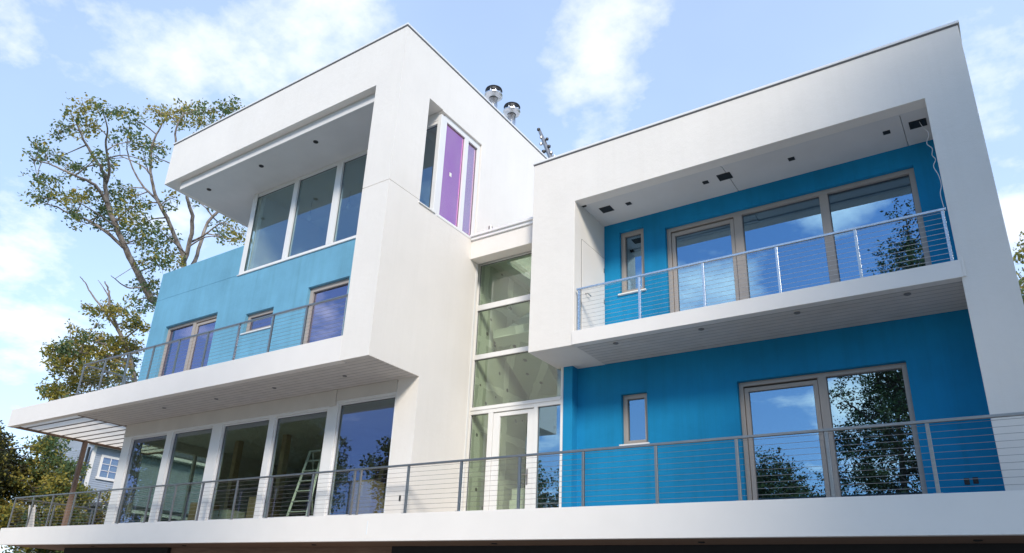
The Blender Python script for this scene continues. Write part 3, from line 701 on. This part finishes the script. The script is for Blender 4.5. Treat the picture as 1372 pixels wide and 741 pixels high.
tl, tc = [[[[[-23.45,8.540000000000001,-6.8],[-23.95,8.24,7.7],[-23.88,7.45,8.98],[-23.91,6.79,9.72],[-23.92,6.0,10.59],[-23.91,5.34,11.3],[-23.83,4.61,12.15],[-23.72,3.98,12.91],[-23.47,3.55,13.73],[-23.33,3.15,14.28],[-23.33,2.59,14.68],[-23.28,2.1,15.09],[-23.19,1.59,15.56],[-23.05,1.23,16.0]],0.21,0.03],[[[-23.72,3.98,12.91],[-23.38,3.16,13.29],[-23.17,2.52,13.27],[-23.0,1.87,13.15],[-23.17,1.26,13.25],[-23.35,0.69,13.28],[-23.52,0.22,13.26]],0.09,0.02],[[[-23.95,5.41,11.14],[-24.59,4.65,11.86],[-25.28,3.97,12.34],[-26.0,3.36,12.65],[-26.19,2.7,12.78],[-26.41,2.03,12.8]],0.09,0.02],[[[-23.47,3.55,13.73],[-22.68,3.2,14.09],[-21.88,2.4,14.77],[-21.07,1.93,15.18],[-20.89,1.41,15.78]],0.08,0.02],[[[-23.83,4.61,12.15],[-22.9,4.55,12.46],[-22.01,4.55,12.6]],0.06,0.02],[[[-23.349999999999998,8.64,-6.8],[-23.79,8.49,7.75],[-23.71,8.58,9.37],[-23.57,8.63,11.02],[-23.8,8.58,11.9],[-23.77,7.8,12.82],[-23.7,6.88,13.86],[-23.67,6.17,14.56],[-23.48,5.66,15.32],[-23.2,5.26,16.09],[-22.83,4.98,16.89],[-22.38,4.94,17.59],[-21.88,4.96,18.3]],0.17,0.03],[[[-22.5,6.26,13.21],[-23.18,5.98,14.1],[-23.99,5.47,14.94],[-24.58,4.92,16.14],[-24.36,4.41,16.87],[-23.82,4.01,17.99]],0.07,0.02],[[[-22.28,5.09,14.61],[-23.13,4.92,15.43],[-24.32,4.19,16.07]],0.05,0.02],[[[-22.68,8.04,10.98],[-21.92,7.69,12.07],[-21.27,7.12,13.08],[-20.9,6.43,13.65],[-20.68,6.0,14.39],[-20.35,4.96,15.77],[-20.05,4.59,16.48],[-19.61,4.54,17.13]],0.12,0.03],[[[-22.76,8.18,10.64],[-22.68,8.58,11.21],[-22.46,8.62,12.43],[-22.22,8.62,13.66],[-21.32,8.79,15.02],[-21.18,7.46,16.46],[-20.51,6.88,17.88],[-19.79,6.79,18.91]],0.12,0.03],[[[-22.21,7.87,12.13],[-21.2,7.98,12.33],[-20.01,8.09,12.79],[-19.24,8.37,12.3]],0.06,0.02],[[[-23.73,7.2,9.65],[-23.83,6.21,9.17],[-23.59,5.51,9.13],[-23.28,4.87,9.18]],0.05,0.015]],[[-21.68,1.0,15.63,0.76,1],[-22.63,1.59,16.91,0.44,1],[-22.57,0.91,15.61,0.5,0],[-23.86,1.19,15.77,0.5,0],[-24.25,1.05,15.42,0.44,0],[-20.53,1.18,15.59,0.5,0],[-20.21,1.49,15.37,0.5,0],[-24.62,2.11,16.43,0.6,1],[-21.84,1.59,15.26,0.56,1],[-23.11,0.15,13.66,0.56,0],[-26.7,1.21,15.03,0.44,0],[-24.07,0.88,14.13,0.56,0],[-25.52,1.87,15.01,0.5,0],[-23.88,1.85,13.93,0.56,0],[-24.42,2.56,14.31,0.56,0],[-23.22,0.5,12.27,0.52,0],[-25.23,1.56,13.4,0.48,0],[-26.02,2.36,14.1,0.44,0],[-25.16,1.31,12.35,0.44,0],[-26.03,2.02,12.79,0.56,0],[-25.47,2.13,12.98,0.44,1],[-22.5,1.82,11.72,0.72,1],[-25.27,3.4,13.49,0.6,1],[-24.99,2.93,12.34,0.6,0],[-23.68,2.93,11.38,0.56,0],[-21.31,1.9,13.48,0.48,0],[-24.63,3.7,15.67,0.52,0],[-23.21,3.1,14.22,0.44,0],[-23.94,3.81,15.18,0.36,0],[-23.45,3.42,17.9,0.52,0],[-22.6,3.74,17.34,0.6,0],[-23.88,3.79,17.43,0.48,0],[-21.74,3.47,15.58,0.6,0],[-23.81,3.62,16.41,0.44,0],[-21.8,3.95,15.68,0.48,0],[-23.6,5.09,17.13,0.44,1],[-23.15,5.47,16.97,0.52,0],[-20.23,4.04,14.46,0.52,0],[-20.66,3.87,14.31,0.4,0],[-19.98,3.38,16.52,0.64,1],[-22.75,5.24,18.59,0.68,1],[-20.21,4.67,17.45,0.68,1],[-20.54,5.41,18.29,0.56,1],[-19.05,5.22,17.36,0.68,0],[-19.68,6.08,17.84,0.56,1],[-18.89,5.92,17.86,0.56,0],[-18.34,6.11,18.1,0.6,0],[-19.12,6.89,18.7,0.48,0],[-20.48,5.84,17.66,0.56,1],[-22.14,5.95,18.36,0.48,0],[-24.44,4.12,13.61,0.8,0],[-25.09,5.0,14.6,0.72,0],[-24.63,5.42,14.25,0.72,1],[-25.74,5.38,13.8,0.8,0],[-24.7,4.27,12.84,0.76,0],[-21.93,4.4,11.91,0.8,1],[-24.52,6.02,13.99,0.68,0],[-25.11,6.69,13.52,0.72,0],[-25.3,6.15,12.88,0.8,0],[-24.14,4.88,12.16,0.6,0],[-25.06,4.59,12.37,0.48,0],[-21.98,5.5,11.37,0.64,0],[-24.92,6.7,12.18,0.6,0],[-22.36,6.47,14.12,0.44,1],[-21.46,5.73,13.05,0.44,0],[-21.04,5.47,11.4,0.6,0],[-24.61,7.38,12.42,0.68,0],[-24.75,8.04,13.19,0.52,0],[-21.57,5.91,10.19,0.72,0],[-24.19,7.97,11.94,0.56,1],[-22.45,7.49,10.89,0.56,1],[-21.75,6.44,10.07,0.52,0],[-22.78,6.09,10.16,0.48,0],[-22.16,8.57,14.71,0.36,0],[-22.46,9.84,14.1,0.64,1],[-19.0,8.26,11.99,0.68,1],[-21.19,10.06,12.98,0.56,1],[-19.4,7.88,11.71,0.44,0],[-22.32,7.82,14.59,0.32,0],[-22.97,6.76,9.5,0.68,0],[-25.61,7.56,10.4,0.56,0],[-25.93,8.34,10.15,0.56,0],[-24.32,6.78,8.81,0.48,0],[-26.38,8.28,9.38,0.52,0],[-23.0,7.21,8.51,0.6,0]]]
make_tree('tall_tree', 'tall sparse tree with airy green crown and pale limbs behind the tower', tl, tc, .20, 54, 6, GY, M['bark'])
al, ac = [[[[[-19.67,5.95,-6.8],[-19.87,5.95,1.83],[-19.76,5.47,3.33],[-19.73,5.0,4.28],[-19.74,4.46,5.12],[-19.77,4.01,5.65],[-19.77,3.63,6.19],[-19.67,3.33,6.82],[-19.62,3.13,7.17],[-19.64,2.99,7.29]],0.15,0.02],[[[-19.79,4.04,5.57],[-20.19,3.41,6.36],[-20.55,2.96,6.95],[-20.85,2.76,7.42],[-20.89,2.48,7.62]],0.05,0.015],[[[-19.68,3.35,6.75],[-19.87,3.12,7.13],[-20.08,2.91,7.44]],0.03,0.01],[[[-19.73,5.0,4.28],[-19.82,4.06,4.25],[-19.97,3.0,4.11],[-20.04,2.11,3.92]],0.08,0.02],[[[-19.77,5.44,3.33],[-20.51,4.64,3.53],[-21.39,3.74,3.23],[-22.14,3.15,2.76]],0.08,0.02],[[[-19.74,4.46,5.12],[-19.09,4.64,5.58],[-18.66,4.71,5.61]],0.04,0.02],[[[-19.75,4.76,4.62],[-20.6,4.0,4.94],[-21.39,3.42,5.05]],0.06,0.02]],[[-19.47,1.74,3.71,0.44,1],[-19.13,1.96,3.88,0.44,0],[-20.25,2.77,4.64,0.44,1],[-19.16,2.68,4.59,0.35,0],[-21.47,4.19,5.4,0.44,1],[-21.61,4.76,5.44,0.44,1],[-19.45,4.15,4.72,0.44,1],[-19.77,4.69,4.94,0.44,1],[-19.82,5.22,5.04,0.35,1],[-21.38,2.84,3.95,0.44,1],[-20.76,3.03,4.08,0.53,1],[-21.27,3.73,4.54,0.53,1],[-19.59,3.47,4.19,0.44,1],[-20.11,4.36,4.39,0.53,1],[-19.32,1.85,3.03,0.35,1],[-21.24,3.04,3.5,0.35,0],[-21.15,3.49,3.7,0.44,1],[-18.93,3.01,3.4,0.53,1],[-20.12,4.2,3.76,0.44,1],[-19.45,4.46,3.83,0.44,1],[-20.52,5.51,4.46,0.35,0],[-19.63,2.15,2.18,0.44,1],[-22.72,3.81,3.09,0.44,1],[-20.72,3.33,2.87,0.44,1],[-20.04,3.41,2.96,0.44,1],[-19.84,3.75,3.03,0.44,1],[-20.64,4.58,3.37,0.35,1],[-20.86,2.36,2.55,0.27,1],[-19.5,2.22,1.96,0.35,1],[-21.82,3.79,2.65,0.35,1],[-19.12,4.25,3.24,0.35,1],[-18.96,4.59,3.47,0.35,0],[-20.34,2.45,5.17,0.18,1],[-19.07,2.22,4.74,0.13,1],[-19.58,2.55,5.92,0.22,1],[-19.86,3.02,5.9,0.22,1],[-18.79,2.81,5.7,0.27,1],[-20.24,3.79,6.6,0.27,1],[-19.5,3.72,6.17,0.35,1],[-18.23,3.41,5.81,0.27,1],[-18.78,3.15,5.57,0.27,1],[-21.27,3.93,5.97,0.22,0],[-18.55,4.25,5.84,0.35,1],[-19.95,4.68,6.09,0.27,1],[-18.88,4.43,5.55,0.27,0],[-18.52,4.64,5.56,0.27,1],[-18.83,3.95,5.37,0.22,1],[-20.48,3.69,2.46,0.44,1],[-20.17,4.21,2.56,0.44,1],[-19.02,4.2,2.58,0.44,0]]]
make_tree('autumn_tree', 'yellowing broadleaf tree with bare top twigs beside the left balcony railing', al, ac, .165, 170, 7, GY, M['bark'])
auto_tree('dark_tree', 'dark reddish green tree at the far left edge beyond the deck', (-31.4, 4.0, ZG), 10.0, 3.3, .2, 110, 110, 6, DY, M['bark_d'], 5, .12, .25)
auto_tree('young_tree', 'yellow green leafy tree behind the wooden pergola post', (-29.6, 7.3, ZG), 8.8, 2.6, .19, 80, 110, 6, GY, M['bark_d'], 8, .25, .7)
auto_tree('leafy_shrub', 'bushy olive green shrub in front of the grey neighbour house', (-28.6, 9.6, ZG), 6.6, 1.9, .18, 45, 120, 6, GY, M['bark_d'], 12, .3, .5, cat='shrub')
auto_tree('edge_tree', 'golden green tree showing past the right edge of the house', (14.6, 26, ZG), 19.0, 3.7, .20, 150, 60, 6, GY, M['bark_d'], 15, .25, .6)
# trees across the street, seen in the window glass
street = [((9.2, -22, ZG), 25, 4.4, 150, .32, 'tall slender street tree opposite the right balcony', 21),
          ((4.8, -37, ZG), 21.5, 4.8, 78, .42, 'broad dark street tree opposite the lower right door', 22),
          ((-5.0, -40, ZG), 14.6, 5.5, 100, .42, 'low round street tree opposite the entrance door', 23),
          ((14, -42, ZG), 17, 6.5, 90, .45, 'wide street tree behind the photographer on the right', 24),
          ((-17, -38, ZG), 14, 6.0, 90, .42, 'spreading street tree opposite the living room', 25),
          ((-31, -17, ZG), 16.5, 6.0, 120, .36, 'thick crowned street tree left of the front yard', 26),
          ((-43, -22, ZG), 18, 7.0, 110, .42, 'very wide street tree far left of the front yard', 27),
          ((-25, -30, ZG), 15.5, 6.0, 90, .42, 'street tree with thin top left of the road', 28),
          ((-56, -36, ZG), 19, 8.0, 100, .5, 'largest street tree at the far left road bend', 29),
          ((20.5, -6.5, ZG), 22, 5.6, 170, .36, 'tall bushy tree shading the right end of the house', 30),
          ((30, -24, ZG), 22, 7.0, 100, .45, 'high tree beyond the road on the right', 31)]
for b, h, cr, nc, lf, lab, sd in street:
    auto_tree('street_tree', lab, b, h, cr, lf * (.75 if b[0] < -20 else .55), int(nc * (2.2 if b[0] < -20 else 1.2)), (700 if b[0] < -20 else 480) / (cr * cr), 7, DG, M['bark_d'], sd, .22, .45, 'trees lining the street')

# ================================================================== neighbour house and fence
N = empty('neighbour_house', (-46, 22, ZG), 'blue grey clapboard neighbour house with white trim beyond the deck', 'house')
sd = MB(); z = ZG
while z < 4.3:
    sd.quadbox([(-50, 15.5, z), (-42, 15.5, z), (-42, 30, z), (-50, 30, z), (-50, 15.52, z + .15), (-42.03, 15.52, z + .15), (-42.03, 30, z + .15), (-50, 30, z + .15)]); z += .15
sd.build('wall', M['siding'], N)
one('corner_board', M['trim'], [(-42.16, -41.985, 15.40, 15.62, ZG, 4.42)], N)
wn = one('window', M['trim'], [(-41.99, -41.93, 16.05, 16.22, 2.30, 3.92), (-41.99, -41.93, 17.38, 17.55, 2.30, 3.92), (-41.99, -41.93, 16.22, 17.38, 3.75, 3.92), (-41.99, -41.90, 16.0, 17.6, 2.2, 2.38),
    (-41.97, -41.945, 16.78, 16.83, 2.38, 3.75), (-41.97, -41.945, 16.22, 17.38, 2.82, 2.86), (-41.97, -41.945, 16.22, 17.38, 3.28, 3.32)], N)
one('pane', M['glass_l'], [(-41.985, -41.975, 16.22, 17.38, 2.38, 3.75)], wn)
one('eave', M['trim'], [(-42.0, -41.35, 14.9, 30.5, 4.42, 4.62), (-41.37, -41.28, 14.9, 30.5, 4.46, 4.66)], N)
rf = MB(); rf.quadbox([(-41.3, 14.9, 4.66), (-46, 14.9, 6.6), (-46, 30.5, 6.6), (-41.3, 30.5, 4.66), (-41.3, 14.9, 4.8), (-46, 14.9, 6.75), (-46, 30.5, 6.75), (-41.3, 30.5, 4.8)])
rf.quadbox([(-46, 14.9, 6.6), (-50.7, 14.9, 4.66), (-50.7, 30.5, 4.66), (-46, 30.5, 6.6), (-46, 14.9, 6.75), (-50.7, 14.9, 4.8), (-50.7, 30.5, 4.8), (-46, 30.5, 6.75)])
rf.build('roof', M['shingle'], N)
gb = MB(); gb.v = [(-50, 15.6, 4.4), (-42, 15.6, 4.4), (-46, 15.6, 6.62), (-50, 29.9, 4.4), (-42, 29.9, 4.4), (-46, 29.9, 6.62)]; gb.f = [(0, 1, 2), (3, 5, 4), (0, 3, 4, 1), (1, 4, 5, 2), (2, 5, 3, 0)]; gb.m = [0] * 5
gb.build('gable', M['siding'], N)
one('downpipe', M['black'], [(-42.35, -42.22, 15.15, 15.28, .5, 4.3)], N)
one('porch_roof', M['shingle'], [(-41.96, -38.8, 15.5, 24, .20, .42)], N); one('porch_beam', M['trim'], [(-39.1, -38.85, 15.5, 24, -.05, .19)], N)
for y in (15.7, 18.4, 21.1, 23.7): one('post', M['trim'], [(-39.06, -38.9, y - .08, y + .08, ZG, -.05)], N)
fn = empty('picket_fence', (-24.5, 4, ZG), 'brown picket fence below the left end of the deck', 'fence')
pf = MB()
for i in range(60):
    x = -34 + i * .24; pf.box(x, x + .16, 4.0, 4.03, ZG + .05, ZG + 2.7 + .04 * (i % 2))
for zz in (.4, 1.4, 2.3): pf.box(-34, -19.6, 4.031, 4.09, ZG + zz, ZG + zz + .09)
pf.build('pickets', M['post'], fn)
for i in range(7):
    x = -34 + i * 2.38; one('post', M['post'], [(x, x + .12, 4.095, 4.215, ZG, ZG + 2.75)], fn)

# ================================================================== ground
def sheet(name, x0, x1, y0, y1, z, mat):
    mb = MB(); mb.v = [(x0, y0, z), (x1, y0, z), (x1, y1, z), (x0, y1, z)]; mb.f = [(0, 1, 2, 3)]; mb.m = [0]
    return tag(mb.build(name, mat), kind='structure')
M['grass'] = paint('lawn', (0.055, 0.085, 0.03), .95, .35, .8, .5, 40)
M['asphalt'] = paint('asphalt', (0.05, 0.05, 0.052), .9, .2, 2, .3, 60)
sheet('ground', -600, 600, -600, 600, ZG, M['grass'])
sheet('road', -600, 600, -31, -24.5, ZG + .004, M['asphalt'])
M['soil'] = paint('bounce_soil', (0.50, 0.41, 0.32), .95, .2, .7, .5, 40)
sheet('yard', -26, 24, -24.2, 14, ZG + .004, M['soil'])  # unseen soil sheet added to bounce warm light onto walls and soffits
sheet('driveway', -2, 14, -24.1, 2.3, ZG + .008, M['concrete'])
kb = MB(); kb.box(-600, 600, -24.5, -24.3, ZG - .1, ZG + .12); kb.box(-600, 600, -31.2, -31.0, ZG - .1, ZG + .12)
tag(kb.build('kerb', M['concrete']), kind='structure')

# ================================================================== sky and sun
SUN = Vector((0.56, -0.66, 0.50)).normalized()
el = math.asin(SUN.z); az = math.atan2(SUN.x, SUN.y)
W = bpy.data.worlds.new('World'); S.world = W; W.use_nodes = True
nt = W.node_tree; bg = nt.nodes['Background']
sky = nt.nodes.new('ShaderNodeTexSky'); sky.sky_type = 'NISHITA'; sky.sun_disc = False
sky.sun_elevation = el; sky.sun_rotation = az; sky.air_density = 1.0; sky.dust_density = 0.3; sky.ozone_density = 1.5
tcn = nt.nodes.new('ShaderNodeTexCoord'); D = tcn.outputs['Generated']
sx = nt.nodes.new('ShaderNodeSeparateXYZ'); lk(nt, D, sx.inputs[0])
den = math_(nt, 'ADD', math_(nt, 'MAXIMUM', sx.outputs[2], 0.0), 0.22)
cb = nt.nodes.new('ShaderNodeCombineXYZ')
lk(nt, math_(nt, 'DIVIDE', sx.outputs[0], den), cb.inputs[0]); lk(nt, math_(nt, 'DIVIDE', sx.outputs[1], den), cb.inputs[1])
n1 = noise(nt, cb.outputs[0], 3.4, 12, 0.60)
n2 = noise(nt, cb.outputs[0], 0.9, 5, 0.5)
def blob(d, r, gain):
    dd = nt.nodes.new('ShaderNodeVectorMath'); dd.operation = 'DISTANCE'
    lk(nt, D, dd.inputs[0]); dd.inputs[1].default_value = Vector(d).normalized()
    return math_(nt, 'MULTIPLY', math_(nt, 'SUBTRACT', 1.0, math_(nt, 'DIVIDE', dd.outputs['Value'], r), clamp=True), gain)
cov = math_(nt, 'ADD', math_(nt, 'MULTIPLY', n1, 0.75), math_(nt, 'MULTIPLY', n2, 0.25))
BLOBS = [((-.319, .646, .693), .11, .09), ((-.36, .695, .623), .09, .08), ((-.70, .39, .60), .10, .05), ((.078, .82, .567), .09, .10),
    ((.057, .897, .44), .10, .16), ((-.905, .326, .272), .14, .13), ((-.24, -.86, .44), .09, .17), ((-.15, -.87, .47), .06, .16), ((-.09, -.87, .485), .06, .17), ((-.31, -.87, .385), .10, .20), ((-.14, -.96, .25), .11, .26), ((-.70, -.60, .36), .12, .14)]
for d, r, g in BLOBS: cov = math_(nt, 'ADD', cov, blob(d, r, g))
mask = ramp(nt, cov, [(0.55, (0, 0, 0)), (0.625, (.5, .5, .5)), (0.73, (1, 1, 1))])
hz = math_(nt, 'POWER', math_(nt, 'SUBTRACT', 1.0, math_(nt, 'MAXIMUM', sx.outputs[2], 0.0), clamp=True), 4.0)
SKYG = mixc(nt, math_(nt, 'MULTIPLY', hz, 0.5), sky.outputs['Color'], (6.0, 6.3, 6.9))
front = math_(nt, 'MULTIPLY_ADD', sx.outputs[1], 0.20, 0.30, clamp=True)     # thin veil, denser towards the north
veil = math_(nt, 'MULTIPLY', front, math_(nt, 'MULTIPLY_ADD', n2, 1.2, 0.4), clamp=True)
SKYV = mixc(nt, veil, mixc(nt, 1.0, SKYG, (0.9, 1.0, 1.12), 'MULTIPLY'), (4.7, 5.95, 8.0))
back = math_(nt, 'MULTIPLY', sx.outputs[1], -1.5, clamp=True)                    # clearer, deeper sky on the sun's side; its clouds are brighter
SKYV = mixc(nt, back, SKYV, mixc(nt, 1.0, SKYV, (0.66, 0.80, 0.92), 'MULTIPLY'))
CLD = mixc(nt, back, (6.6, 6.6, 6.8), (9.5, 10.3, 10.2))
SKYC = mixc(nt, math_(nt, 'MULTIPLY', mask, 0.86), SKYV, CLD)
lk(nt, SKYC, bg.inputs['Color']); bg.inputs['Strength'].default_value = 0.125
sun = bpy.data.lights.new('Sun', 'SUN'); sun.energy = 2.05; sun.angle = R(12); sun.color = (1.0, 0.92, 0.80)
so = bpy.data.objects.new('Sun', sun); COL.objects.link(so); so.rotation_euler = SUN.to_track_quat('Z', 'Y').to_euler(); so.location = (20, -30, 30)

# ================================================================== camera
cam = bpy.data.cameras.new('Camera'); co = bpy.data.objects.new('Camera', cam); COL.objects.link(co)
co.location = (11.1718, -10.9090, -5.1093); co.rotation_euler = (R(111.838), R(-2.9416), R(34.803))
cam.sensor_width = 36; cam.lens = 986.593 / 1372 * 36; cam.shift_x = 28.891 / 1372; cam.shift_y = 54.541 / 1372
cam.clip_start = .1; cam.clip_end = 3000
S.camera = co
S.render.engine = 'CYCLES'
S.cycles.use_denoising = True
S.cycles.max_bounces = 8; S.cycles.transparent_max_bounces = 24; S.cycles.glossy_bounces = 4; S.cycles.diffuse_bounces = 4
S.cycles.sample_clamp_indirect = 8
S.view_settings.view_transform = 'Standard'; S.view_settings.look = 'None'; S.view_settings.exposure = 0.74; S.view_settings.gamma = 1
S.render.film_transparent = False
